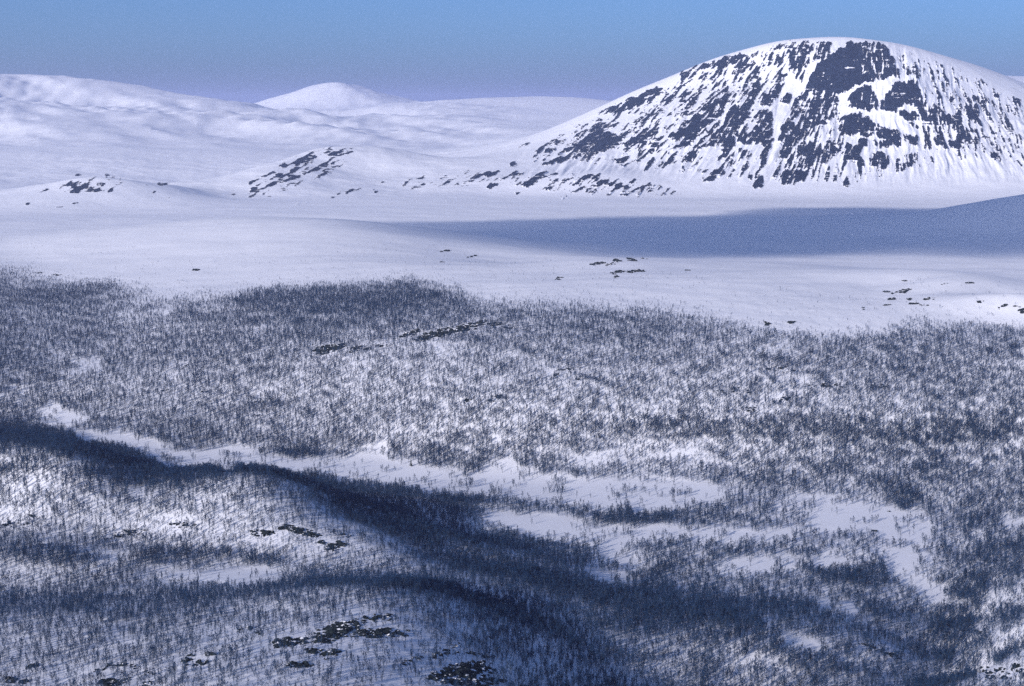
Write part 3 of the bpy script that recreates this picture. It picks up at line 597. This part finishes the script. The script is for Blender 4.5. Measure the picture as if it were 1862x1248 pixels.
OUT = [
    ([(530, 1168, 30, 9, 0, 55, 6), (570, 1185, 18, 5, 0, 20, 5), (510, 1172, 12, 10, 0, 18, 5)], "low black rock outcrop on the near hill, left of the largest one"),
    ([(610, 1150, 45, 14, 22, 120, 6.5), (690, 1152, 50, 9, 0, 80, 6), (680, 1125, 45, 7, 8, 40, 4), (600, 1190, 16, 7, 20, 25, 6)], "largest black rock outcrop, sprawling across the top of the near hill"),
    ([(845, 1222, 50, 16, 8, 110, 7), (860, 1240, 50, 8, 0, 60, 7), (800, 1232, 22, 8, 10, 25, 6), (870, 1215, 20, 10, 0, 30, 6)], "black rock outcrop cut by the bottom edge below the near hilltop"),
    ([(800, 1190, 18, 5, 18, 16, 5), (825, 1187, 10, 3, 0, 7, 4), (825, 1174, 9, 4, 20, 6, 4), (860, 1189, 14, 4, -15, 9, 4), (888, 1195, 10, 4, 0, 8, 4), (758, 1197, 12, 3, 8, 9, 4), (740, 1205, 11, 4, 5, 9, 4)], "broken line of small dark ledges above the bottom-edge outcrop"),
    ([(543, 1210, 22, 5, 0, 26, 6)], "single flat black ledge below the largest outcrop"),
    ([(438, 1146, 8, 4, 10, 7, 4), (456, 1142, 8, 3, 15, 6, 4), (470, 1152, 9, 4, 10, 6, 3)], "pair of small dark rocks on snow uphill of the left outcrop"),
    ([(355, 1205, 24, 7, 0, 22, 5), (383, 1190, 9, 4, 0, 8, 5), (345, 1195, 10, 4, 20, 8, 4)], "dark rock patch on the lower left of the near hill"),
    ([(200, 1242, 22, 7, 0, 30, 6), (225, 1238, 12, 4, 10, 10, 5), (268, 1244, 8, 6, 0, 8, 5)], "black rocks at the bottom edge, under the left slope"),
    ([(60, 1212, 14, 4, 5, 12, 4), (15, 1237, 16, 5, 0, 14, 5), (45, 1240, 8, 4, 10, 6, 5)], "small dark rocks in the bottom left corner"),
    ([(225, 1210, 28, 3, -5, 16, 3.5), (260, 1220, 24, 3, -20, 12, 3.5), (190, 1215, 18, 4, 15, 12, 3.5)], "thin line of dark stones above the bottom left rocks"),
    ([(480, 970, 20, 5, 5, 22, 4.5), (520, 960, 16, 5, 5, 24, 4.5), (545, 966, 22, 6, -10, 34, 5), (565, 972, 22, 4, -5, 18, 4.5), (462, 968, 6, 5, 0, 8, 4)], "black rock outcrop on the slope below the dark ridge crest"),
    ([(612, 990, 18, 5, 5, 26, 5), (583, 988, 7, 4, 20, 8, 4.5), (605, 997, 12, 4, 0, 10, 4.5), (628, 975, 10, 3, 0, 6, 4)], "smaller black rock patch right of the crest-slope outcrop"),
    ([(14, 952, 8, 5, 0, 9, 4), (60, 938, 8, 3, 0, 6, 3.5), (35, 955, 22, 5, 0, 10, 3)], "scattered dark stones by the left edge below the ridge"),
    ([(225, 972, 40, 8, 12, 40, 2.8), (330, 955, 30, 6, 0, 20, 2.8)], "strewn small stones on the bright slope under the ridge", ),
    ([(596, 636, 20, 7, 12, 42, 4.2), (616, 632, 14, 4, 20, 16, 4), (580, 640, 8, 6, 0, 10, 4)], "dark crag standing in the hillside birch wood, the left one of the row"),
    ([(646, 636, 14, 4, 18, 14, 3.5), (668, 635, 8, 3, 0, 7, 3), (694, 629, 13, 2, 2, 8, 3)], "low dark ledges joining the hillside crags"),
    ([(745, 608, 26, 4, 20, 30, 3.6)], "thin slanting dark ledge above the long hillside crag"),
    ([(795, 608, 38, 7, 14, 80, 4.2), (850, 596, 34, 6, 16, 60, 3.8), (765, 617, 10, 3, 0, 10, 3.5)], "long slanting dark crag in the middle of the hillside wood"),
    ([(905, 592, 32, 6, -8, 34, 2.8)], "band of small stones at the right end of the long crag"),
    ([(907, 722, 14, 4, -12, 12, 3), (895, 729, 8, 2, 0, 6, 3), (850, 728, 8, 3, 20, 6, 3)], "small dark rocks low in the middle of the hillside wood"),
    ([(1040, 672, 30, 3, 6, 12, 2.6), (1050, 688, 10, 4, -10, 6, 2.8), (1010, 684, 8, 4, 0, 5, 3)], "faint line of stones in the hillside wood right of centre"),
    ([(1420, 672, 30, 6, 0, 14, 3), (1500, 705, 40, 8, 0, 18, 2.8), (1600, 703, 20, 4, -8, 10, 3), (1360, 715, 10, 4, 0, 5, 3)], "scattered boulders in the right part of the hillside wood"),
    ([(1425, 727, 14, 5, 10, 9, 3), (1320, 710, 30, 6, 5, 12, 2.6), (1365, 745, 16, 5, 0, 10, 2.6)], "cluster of small boulders above the dark wood belt"),
    ([(335, 668, 9, 1.5, 35, 6, 2.5), (300, 710, 8, 2, 20, 5, 2.5), (365, 713, 12, 2, 0, 6, 2.5), (480, 728, 22, 3, 8, 12, 2.5), (470, 755, 10, 2, 0, 5, 2.5)], "thin dark ledges in the left part of the hillside wood"),
    ([(1018, 507, 8, 2.2, 10, 9, 2.6)], "small dark slab on the bare hilltop, left of the main ledges"),
    ([(1086, 480, 14, 2, 8, 14, 2.4), (1112, 480, 11, 2.5, 14, 14, 2.6), (1122, 475, 7, 1.6, -8, 7, 2.4)], "upper left pair of dark ledges on the bare hilltop"),
    ([(1149, 473, 11, 2.4, -10, 14, 2.5), (1172, 471, 6, 1, 0, 4, 2)], "uppermost dark ledge on the bare hilltop crest"),
    ([(1122, 496, 12, 2.6, 12, 15, 2.6), (1119, 504, 6, 2, 15, 6, 2.2)], "lower left dark ledge on the bare hilltop"),
    ([(1156, 494, 17, 2.8, 4, 24, 2.8)], "widest lower right dark ledge on the bare hilltop"),
    ([(1250, 492, 6, 1.2, 0, 4, 2.2)], "tiny lone dark stone right of the hilltop ledges"),
    ([(1639, 531, 16, 3.2, 14, 20, 2.6), (1612, 531, 8, 2, 0, 5, 2)], "dark ledge on the white brow above the right-hand tree line"),
    ([(1622, 545, 6, 2.6, 0, 6, 2.8), (1651, 546, 6, 2.6, 15, 6, 2.8), (1663, 553, 7, 2.2, 0, 7, 2.8), (1569, 561, 4, 2.4, 0, 4, 2.8), (1612, 555, 9, 1.4, 0, 5, 2)], "row of small dark boulders below the brow ledge"),
    ([(1686, 545, 5, 3, 25, 6, 2.6), (1697, 543, 3, 1.6, 0, 3, 2.4), (1680, 556, 10, 1.6, 0, 5, 2)], "two little rocks right of the boulder row on the brow"),
    ([(1825, 558, 11, 2.6, 25, 9, 2.6), (1783, 549, 6, 2, 10, 4, 2.2), (1848, 558, 8, 2, 0, 4, 2)], "broken dark rocks on the brow near the right edge"),
    ([(1860, 566, 6, 4, 0, 9, 3.2)], "dark rock knob touching the right edge below the brow"),
    ([(1645, 511, 6, 1.2, 4, 5, 2), (1762, 515, 9, 1, 2, 6, 2), (1718, 517, 8, 1, 4, 5, 2)], "thin dark slabs along the top of the right brow"),
    ([(1396, 589, 6, 5, 0, 8, 3), (1436, 588, 5, 2, 20, 5, 3.2), (1442, 585, 3, 2, 0, 3, 3)], "small dark rocks at the tree line right of centre"),
    ([(358, 491, 7, 1.6, 4, 6, 2.6)], "lone dark slab on open snow left of centre beyond the trees"),
    ([(802, 477, 6, 1, 5, 4, 2), (858, 467, 11, 1, 14, 7, 2), (812, 457, 12, 1, 8, 6, 1.8)], "hairline dark ledges on the white rise beyond the trees"),
    ([(103, 500, 7, 1.6, 4, 6, 2.4), (72, 496, 6, 1, 10, 4, 2)], "dark slab among the first trees by the left edge"),
    ([(1590, 1180, 26, 4, -20, 16, 4), (1620, 1190, 16, 4, -20, 12, 4)], "stony ridge edge in the bottom right wood"),
    ([(1805, 1225, 35, 14, 0, 40, 3.6), (1850, 1215, 12, 8, 0, 14, 4), (1780, 1150, 8, 3, -20, 5, 4)], "stony ground in the bottom right corner"),
    ([(1590, 966, 4, 1.6, 0, 3, 3)], "little dark boulder on the wooded islet in the open mire"),
    ([(1616, 931, 3, 1.4, 0, 2, 2.4)], "tiny snow-capped boulder on the open mire"),
]
for e in OUT: outcrop(*e)

# ------------------------------------------------------------------ trees
m_bark, nt, b = new_mat("birch_bark")
b.inputs["Base Color"].default_value = (0.065, 0.090, 0.13, 1); b.inputs["Roughness"].default_value = 0.8; b.inputs["Specular IOR Level"].default_value = 0.1
m_twig, nt, b = new_mat("birch_twigs")
oi = nt.nodes.new("ShaderNodeObjectInfo"); mx = nt.nodes.new("ShaderNodeMix"); mx.data_type = 'RGBA'
mx.inputs[6].default_value = (0.009, 0.031, 0.084, 1); mx.inputs[7].default_value = (0.023, 0.060, 0.140, 1)
nt.links.new(oi.outputs["Random"], mx.inputs[0]); nt.links.new(mx.outputs[2], b.inputs["Base Color"])
b.inputs["Roughness"].default_value = 0.9; b.inputs["Specular IOR Level"].default_value = 0.05

def birch(seed, n_twigs=125):
    """a unit-height bare mountain birch: 1-3 leaning stems with limbs (trunk mesh) and many fine twigs (crown mesh)"""
    r = random.Random(seed)
    tv, tf, cv, cf = [], [], [], []
    def tube(V, F, pts, radii, k=3):
        s0 = len(V)
        for (x, y, z), rad in zip(pts, radii):
            for j in range(k):
                a = 2 * math.pi * j / k
                V.append((x + rad * math.cos(a), y + rad * math.sin(a), z))
        for i in range(len(pts) - 1):
            for j in range(k):
                a = s0 + i * k + j; b2 = s0 + i * k + (j + 1) % k
                F.append((a, b2, b2 + k)); F.append((a, b2 + k, a + k))
    nst = r.choice([1, 1, 2, 2, 3])
    tips = []
    for s in range(nst):
        az = r.uniform(0, 6.28); lean = r.uniform(0.02, 0.10) + (0.08 if nst > 1 else 0)
        h = r.uniform(0.78, 1.0) if s else 1.0
        pts = []
        for i in range(5):
            t = i / 4
            pts.append((lean * math.cos(az) * t * (1 + .3 * t) + r.gauss(0, .012) * t, lean * math.sin(az) * t * (1 + .3 * t) + r.gauss(0, .012) * t, h * t - .03 * (i == 0)))
        tube(tv, tf, pts, [0.020 * (1 - .22 * i) / (1 + .25 * (nst - 1)) for i in range(5)])
        nl = 9 if nst == 1 else 6
        for l in range(nl):
            t = r.uniform(0.22, 0.92); i = min(3, int(t * 4)); f = t * 4 - i
            p0 = tuple(pts[i][c] * (1 - f) + pts[i + 1][c] * f for c in range(3))
            a2 = r.uniform(0, 6.28); ln = (0.30 * (1 - t) + 0.08) * r.uniform(.7, 1.2)
            p2 = (p0[0] + math.cos(a2) * ln * .72, p0[1] + math.sin(a2) * ln * .72, p0[2] + ln * r.uniform(.75, 1.05))
            tube(tv, tf, [p0, p2], [0.007, 0.0025])
            tips.append((p0, p2))
        tips.append((pts[3], pts[4]))
    for _ in range(n_twigs):
        p0, p2 = r.choice(tips); f = r.uniform(.25, 1.0)
        p = [p0[c] * (1 - f) + p2[c] * f for c in range(3)]
        a = r.uniform(0, 6.28); ln = r.uniform(.08, .19); up = r.uniform(.1, 1.0)
        q = (p[0] + math.cos(a) * ln * .75, p[1] + math.sin(a) * ln * .75, min(1.06, p[2] + ln * up))
        w = r.uniform(.0075, .0135)
        b2 = a + 1.57 + r.uniform(-.6, .6)
        s0 = len(cv)
        cv.extend([(p[0] - math.cos(b2) * w, p[1] - math.sin(b2) * w, p[2]), (p[0] + math.cos(b2) * w, p[1] + math.sin(b2) * w, p[2] + r.uniform(-.01, .01)), q])
        cf.append((s0, s0 + 1, s0 + 2))
    return tv, tf, cv, cf

def pymesh(name, parts):
    V, F, MI, mats = [], [], [], []
    for v, f, m in parts:
        o = len(V); V += v; F += [tuple(i + o for i in t) for t in f]; MI += [len(mats)] * len(f); mats.append(m)
    me = bpy.data.meshes.new(name); me.from_pydata(V, [], F)
    for m in mats: me.materials.append(m)
    me.polygons.foreach_set("material_index", MI)
    return me
NVAR = 10
TRUNKS, CROWNS, WHOLE = [], [], []
for i in range(NVAR):
    tv, tf, cv, cf = birch(300 + i)
    TRUNKS.append(pymesh("birch_trunk", [(tv, tf, m_bark)])); CROWNS.append(pymesh("birch_crown", [(cv, cf, m_twig)]))
    WHOLE.append(pymesh("birch_whole", [(tv, tf, m_bark), (cv, cf, m_twig)]))

# how thickly the ground is wooded, on a coarse grid over the ground in view
GRID = """4100000200000000000
7843688872100000000
5656777766665422322
6556765555566677777
6555665555556666777
6655665666666666777
6556666677888888777
7765566777754578876
6667777776433566775
6655567877566533247
5555555577655553346
6676555678655554257
6656666767776454455
5665543576777765555
5555433356677775575
5544444335677888574"""
gd = np.array([[int(c) for c in row] for row in GRID.split()], float)
def coarse(px, py):
    return sample(gd, (px - 49) / 98.0, (py - 484.6) / 49.25)
TREELINE = np.array([(-300, 480), (0, 484), (60, 492), (120, 510), (200, 512), (250, 522), (300, 540), (420, 535), (480, 524), (560, 518), (700, 512), (745, 498), (765, 512), (830, 522), (860, 545), (900, 548), (1000, 549), (1100, 554), (1200, 560), (1260, 570), (1330, 588),
                     (1400, 598), (1450, 604), (1500, 612), (1560, 606), (1610, 600), (1650, 580), (1690, 580), (1720, 588), (1760, 584), (1862, 598), (2200, 600)], float)
clear_img = mire_img.copy()
thin_img = np.zeros((1300, 1900)); rocky_img = np.zeros((1300, 1900))
for c in [ell(155, 664, 30, 9), ell(1415, 633, 38, 8, 5), ell(1345, 628, 22, 5), ell(805, 635, 16, 12, 20), ell(690, 594, 28, 4, 12), ell(460, 603, 24, 5, 15), ell(295, 570, 22, 10, 25), ell(230, 585, 26, 6, 20), ell(262, 548, 22, 6, 15), ell(1595, 600, 18, 10, 35),
          ell(105, 652, 28, 6, 15), ell(1080, 840, 50, 16, 5), ell(1230, 830, 60, 12), ell(300, 815, 25, 4), ell(640, 1000, 30, 5, 10), ell(850, 1065, 45, 7, -18), ell(200, 1012, 35, 7, -8), ell(1470, 910, 70, 12), ell(30, 520, 40, 3, 12), ell(120, 507, 40, 3, 10), ell(60, 505, 50, 2.5, 12)]:
    fill_poly(thin_img, c, 1.0)
for e in OUT:
    for cx, cy, rx, ry, tilt, cnt, size in e[0]:
        if cnt >= 22 and size > 3.4: fill_poly(rocky_img, ell(cx, cy + (4 if cy > 900 else 2), rx * .9, ry + (3 if cy > 900 else 1.5), tilt), 1.0)
for k in (3, 6, 9, 11):
    clear_img[k:] = np.maximum(clear_img[k:], mire_img[:-k])
dense_img = np.zeros((1300, 1900))
for p in [[(0, 775), (90, 783), (180, 805), (270, 835), (300, 850), (330, 872), (250, 872), (160, 848), (80, 826), (0, 806)],
          [(0, 856), (100, 850), (200, 852), (290, 868), (370, 862), (450, 856), (530, 862), (610, 885), (700, 898), (800, 905), (900, 915), (900, 922), (800, 915), (700, 909), (600, 897), (535, 876), (450, 868), (370, 876), (290, 892), (200, 880), (100, 866), (0, 866)],
          [(560, 900), (640, 920), (740, 950), (850, 990), (960, 1035), (1080, 1075), (1200, 1090), (1320, 1110), (1400, 1140), (1480, 1180), (1560, 1225), (1500, 1248), (1400, 1200), (1300, 1160), (1180, 1130), (1060, 1100), (950, 1065), (830, 1030), (720, 980), (620, 940)],
          [(650, 1075), (720, 1063), (800, 1068), (870, 1085), (960, 1118), (1050, 1160), (1150, 1210), (1100, 1215), (1000, 1160), (900, 1120), (820, 1092), (720, 1078), (660, 1088)],
          [(0, 1002), (60, 998), (130, 1005), (180, 1025), (120, 1035), (40, 1030), (0, 1030)], [(190, 1025), (260, 1012), (330, 999), (400, 1004), (470, 1015), (510, 1025), (460, 1030), (380, 1022), (300, 1028), (230, 1036)],
          [(0, 515), (70, 525), (150, 520), (205, 512), (215, 522), (150, 545), (60, 548), (0, 540)], [(420, 540), (560, 525), (700, 520), (800, 535), (800, 555), (700, 570), (560, 575), (440, 565)],
          [(850, 835), (885, 835), (888, 868), (850, 870)], [(640, 838), (700, 838), (720, 852), (640, 856)], [(470, 828), (540, 815), (590, 830), (560, 838), (480, 834)],
          [(1130, 762), (1300, 770), (1450, 760), (1640, 770), (1862, 760), (1862, 800), (1700, 815), (1560, 800), (1400, 800), (1240, 800), (1130, 800)],
          [(1600, 880), (1660, 880), (1680, 915), (1640, 930), (1610, 920)], [(1690, 1060), (1800, 1040), (1790, 1090), (1740, 1200), (1700, 1210), (1690, 1140)],
          [(1460, 1030), (1600, 1028), (1640, 1055), (1600, 1070), (1500, 1065)], [(1090, 920), (1150, 915), (1220, 930), (1220, 955), (1120, 960), (1070, 945)]]:
    fill_poly(dense_img, p, 0.6 if p[0][1] < 760 else 1.0)
dense_soft = box_blur(dense_img, 2); thin_soft = box_blur(box_blur(thin_img, 5), 5)

MAXD = 0.23
ncand = int(MAXD * 0.70 * (2900 ** 2 - 480 ** 2) / 2)
ct = rng.uniform(-0.35, 0.35, ncand); cd = np.sqrt(rng.uniform(480 ** 2, 2900 ** 2, ncand))
tx, ty = cd * np.sin(ct), cd * np.cos(ct); tz = zq(tx, ty)
tpx, tpy = project(tx, ty, tz)
den = coarse(tpx, tpy) / 9.0
clump = fbm(tx / 28.0, ty / 28.0, 3, 71)
den = den * np.clip(1 + 0.7 * clump, 0.3, 2.0) * (1 + 0.25 * smooth(900, 980, tpy) * (1 - smooth(800, 950, tpx)))
ds = sample(dense_soft, tpx, tpy)
den = den * (1 - ds) + ds * 1.35
wx_ = tpx + 34 * fbm(tpx / 50.0, tpy / 16.0, 4, 81); wy_ = tpy + 13 * fbm(tpx / 40.0 + 7, tpy / 14.0, 4, 82)
strips = fbm(tpx / 55.0, tpy / 9.0, 3, 85)
clr = np.where((tpx > -20) & (tpx < 1880), sample(box_blur(clear_img, 4), wx_, wy_), 0)
clr = smooth(0.26, 0.46, clr + 0.75 * fbm(tpx / 24.0, tpy / 9.0, 3, 87) * (clr > 0.02))
den *= 1 - 0.85 * sample(thin_soft, wx_, wy_)
den *= np.clip(1.03 - clr * 1.05, 0.0, 1)
den = np.where(clr > 0.3, 0.012 + 0.5 * smooth(0.20, 0.36, strips), den)
den *= 1 - 0.9 * sample(rocky_img, tpx, tpy)
tl = np.interp(tpx, TREELINE[:, 0], TREELINE[:, 1]) + 16 * fbm(tpx / 40.0, tpy / 25.0, 4, 73, 0.65)
above = tl - tpy
den = np.where(above > 0, np.maximum(0.16 * np.exp(-above / 9.0) * (above < 60), 0.010 * (above < 75)) * np.clip(1 + 2 * clump, 0, 3), np.maximum(den, 0.0) * np.clip(0.35 - above / 28.0, 0.2, 1))
keep = (rng.uniform(0, 1, ncand) < den * 0.78) & (tpx > -90) & (tpx < 1950)
hgt = np.clip(rng.normal(0.95, 0.24, ncand), 0.4, 1.6) * np.interp(tpy, [450, 540, 620, 800, 1000, 1248], [3.0, 3.8, 4.8, 5.6, 5.3, 5.0])
hgt = np.where(above > 0, hgt * 0.7, hgt)
hgt = hgt * (1 - 0.24 * smooth(900, 980, tpy) * (1 - smooth(800, 950, tpx)) * (1 - ds))
tx, ty, tz, tpx, tpy, hgt, cd = (a[keep] for a in (tx, ty, tz, tpx, tpy, hgt, cd))
print("trees", len(tx))

# the nearest in full view stand as single trees, the rest as woods
vis = (tpx > 4) & (tpx < W - 4) & (tpy < H - 3) & (tpy > 40)
order = np.argsort(np.where(vis, cd / hgt, 1e9))
single = np.zeros(len(tx), bool); single[order[:290]] = True
ri = np.random.default_rng(5)
for i in np.nonzero(single)[0]:
    k = int(ri.integers(NVAR)); rz = float(ri.uniform(0, 6.28)); s = float(hgt[i])
    root = bpy.data.objects.new("birch_tree", None); root.location = (tx[i], ty[i], tz[i] - 0.05); root.rotation_euler = (0, 0, rz); root.scale = (s, s, s)
    root.empty_display_size = 0.2
    COL.objects.link(root)
    root["category"] = "tree"; root["group"] = "birches nearest the bottom edge"
    root["label"] = "small bare birch tree with grey twigs, one of those nearest the bottom edge"
    for nm, me in (("trunk", TRUNKS[k]), ("crown", CROWNS[k])):
        o = bpy.data.objects.new(nm, me); COL.objects.link(o); o.parent = root

# woods: one object each, birches set on points by geometry nodes
lib = bpy.data.collections.new("birch_kinds")
for k in range(NVAR):
    o = bpy.data.objects.new("birch_kind", WHOLE[k]); lib.objects.link(o)
def wood_nodes():
    ng = bpy.data.node_groups.new("wood", 'GeometryNodeTree')
    ng.interface.new_socket("Geometry", in_out='INPUT', socket_type='NodeSocketGeometry')
    ng.interface.new_socket("Geometry", in_out='OUTPUT', socket_type='NodeSocketGeometry')
    N, L = ng.nodes.new, ng.links.new
    gi, go = N("NodeGroupInput"), N("NodeGroupOutput")
    ci = N("GeometryNodeCollectionInfo"); ci.inputs["Collection"].default_value = lib; ci.inputs["Separate Children"].default_value = True
    ci.transform_space = 'ORIGINAL'
    iop = N("GeometryNodeInstanceOnPoints"); iop.inputs["Pick Instance"].default_value = True
    def attr(nm, typ):
        a = N("GeometryNodeInputNamedAttribute"); a.data_type = typ; a.inputs["Name"].default_value = nm
        return a.outputs["Attribute"]
    L(gi.outputs[0], iop.inputs["Points"]); L(ci.outputs[0], iop.inputs["Instance"])
    L(attr("kind_index", 'INT'), iop.inputs["Instance Index"]); L(attr("turn", 'FLOAT_VECTOR'), iop.inputs["Rotation"]); L(attr("size", 'FLOAT_VECTOR'), iop.inputs["Scale"])
    L(iop.outputs[0], go.inputs[0])
    return ng
NG = wood_nodes()
def wood(mask, label):
    idx = np.nonzero(mask)[0]
    me = bpy.data.meshes.new("birch_wood"); me.vertices.add(len(idx))
    me.vertices.foreach_set("co", np.stack([tx[idx], ty[idx], tz[idx] - 0.05], 1).astype(np.float32).ravel())
    a = me.attributes.new("kind_index", 'INT', 'POINT'); a.data.foreach_set("value", ri.integers(0, NVAR, len(idx)).astype(np.int32))
    rot = np.stack([ri.normal(0, .05, len(idx)), ri.normal(0, .05, len(idx)), ri.uniform(0, 6.28, len(idx))], 1).astype(np.float32)
    a = me.attributes.new("turn", 'FLOAT_VECTOR', 'POINT'); a.data.foreach_set("vector", rot.ravel())
    wv = ri.uniform(.85, 1.25, len(idx))
    sc = np.stack([hgt[idx] * wv, hgt[idx] * wv, hgt[idx]], 1).astype(np.float32)
    a = me.attributes.new("size", 'FLOAT_VECTOR', 'POINT'); a.data.foreach_set("vector", sc.ravel())
    o = bpy.data.objects.new("birch_wood", me); COL.objects.link(o)
    md = o.modifiers.new("wood", 'NODES'); md.node_group = NG
    o["kind"] = "stuff"; o["label"] = label; o["category"] = "birch wood"
fore = cd < np.interp(tpx, [-260, 0, 120, 350, 465, 580, 700, 900, 1160, 1400, 1700, 1862, 2110], [1380, 1340, 1300, 1230, 1220, 1180, 1150, 1120, 1010, 1000, 950, 940, 940])
rest = ~single
wood(rest & fore, "dense bare birch wood covering the foreground hill and its dark ridges")
wood(rest & ~fore & (cd < 1400), "birch groves standing on islets among the white mires")
wood(rest & ~fore & (cd >= 1400), "wide grey birch wood on the far hillside up to the tree line")

# one dark spruce alone at the edge of the mire
def spruce():
    p = hit(747, 848)
    if not p: return
    r = random.Random(4); h = 7.5
    root = bpy.data.objects.new("spruce_tree", None); root.location = p[:3]; COL.objects.link(root)
    root["label"] = "lone dark conifer at the edge of the white mire behind the ridge"; root["category"] = "tree"
    m, nt, b = new_mat("spruce_needles"); b.inputs["Base Color"].default_value = (0.018, 0.03, 0.022, 1); b.inputs["Roughness"].default_value = .9
    V, F = [], []
    for l in range(16):
        z0 = .6 + l * .42; rad = 1.5 * (1 - l / 16.5)
        for k in range(9):
            a = r.uniform(0, 6.28); w = .28
            s0 = len(V); rr = rad * r.uniform(.75, 1.1)
            V += [(0, 0, z0 + .35), (rr * math.cos(a - w), rr * math.sin(a - w), z0 - .15), (rr * math.cos(a) * 1.15, rr * math.sin(a) * 1.15, z0 - .28), (rr * math.cos(a + w), rr * math.sin(a + w), z0 - .12)]
            F += [(s0, s0 + 1, s0 + 2), (s0, s0 + 2, s0 + 3)]
    o = bpy.data.objects.new("crown", pymesh("spruce_crown", [(V, F, m)])); COL.objects.link(o); o.parent = root
    V, F = [], []
    for i, (z, rad) in enumerate([(-.1, .16), (3, .11), (7.2, .02)]):
        V += [(rad * math.cos(j * 1.0472), rad * math.sin(j * 1.0472), z) for j in range(6)]
    for i in range(2):
        for j in range(6): F.append((i * 6 + j, i * 6 + (j + 1) % 6, i * 6 + 6 + (j + 1) % 6, i * 6 + 6 + j))
    o = bpy.data.objects.new("trunk", pymesh("spruce_trunk", [(V, F, m_bark)])); COL.objects.link(o); o.parent = root
spruce()

# ------------------------------------------------------------------ air and cloud
def box(name, lo, hi):
    V = [(x, y, z) for x in (lo[0], hi[0]) for y in (lo[1], hi[1]) for z in (lo[2], hi[2])]
    F = [(0, 1, 3, 2), (4, 6, 7, 5), (0, 4, 5, 1), (2, 3, 7, 6), (0, 2, 6, 4), (1, 5, 7, 3)]
    me = bpy.data.meshes.new(name); me.from_pydata(V, [], F)
    o = bpy.data.objects.new(name, me); COL.objects.link(o); return o
def volume_mat(name, color, density, aniso=0.0):
    m = bpy.data.materials.new(name); m.use_nodes = True; nt = m.node_tree
    nt.nodes.remove(nt.nodes["Principled BSDF"])
    v = nt.nodes.new("ShaderNodeVolumePrincipled")
    v.inputs["Color"].default_value = (*color, 1); v.inputs["Density"].default_value = density; v.inputs["Anisotropy"].default_value = aniso
    nt.links.new(v.outputs[0], nt.nodes["Material Output"].inputs["Volume"])
    return m
hz = box("haze", (-43500, -43500, float(Z.min()) - 1.0), (43500, 43500, float(Z.max()) + 25.0))
hz.data.materials.append(volume_mat("haze_air", (0.60, 0.67, 1.0), 3.8e-5, 0.2))
hz["kind"] = "stuff"; hz["label"] = "thin blue haze in the air over the whole valley"; hz["category"] = "haze"

def cloud(cx, cy, rx, ry, rot, thick, seed):
    """a flat fair-weather cloud whose shadow lies on the plain"""
    ht = 1500.0
    k = ht / math.tan(SUN_EL)
    ox, oy = cx + math.sin(SUN_AZ) * k, cy + math.cos(SUN_AZ) * k
    nr_, na = 26, 96
    V, F = [], []
    c, s = math.cos(rot), math.sin(rot)
    for side in (1, -1):
        for i in range(nr_):
            rr = i / (nr_ - 1)
            for j in range(na):
                a = 2 * math.pi * j / na
                edge = 1 + .16 * math.sin(3 * a + seed) + .10 * math.sin(5 * a + 2 * seed) + .06 * math.sin(11 * a)
                x, y = rr * math.cos(a) * rx * edge, rr * math.sin(a) * ry * edge
                nz_ = float(fbm(np.array([x / 330.0]), np.array([y / 330.0]), 3, seed)[0])
                t = thick * (1 - rr ** 1.25) * (1 + .75 * nz_) * (1 if side > 0 else .35)
                V.append((ox + x * c - y * s, oy + x * s + y * c, ht + side * max(t, 0)))
    off = nr_ * na
    for sd in (0, 1):
        for i in range(nr_ - 1):
            for j in range(na):
                a, b2 = sd * off + i * na + j, sd * off + i * na + (j + 1) % na
                q = (a, b2, b2 + na, a + na)
                F.append(q if sd else q[::-1])
    me = bpy.data.meshes.new("cloud"); me.from_pydata(V, [], F)
    import bmesh
    bm = bmesh.new(); bm.from_mesh(me); bmesh.ops.remove_doubles(bm, verts=bm.verts, dist=0.05); bm.to_mesh(me); bm.free()
    me.materials.append(volume_mat("cloud_vapour", (0.96, 0.97, 1.0), 0.0095, 0.5))
    o = bpy.data.objects.new("cloud", me); COL.objects.link(o)
    o["kind"] = "stuff"; o["category"] = "cloud"; o["label"] = "flat fair-weather cloud shading the plain below the mountain"
cloud(1080, 3430, 1400, 740, -0.20, 230, 3)
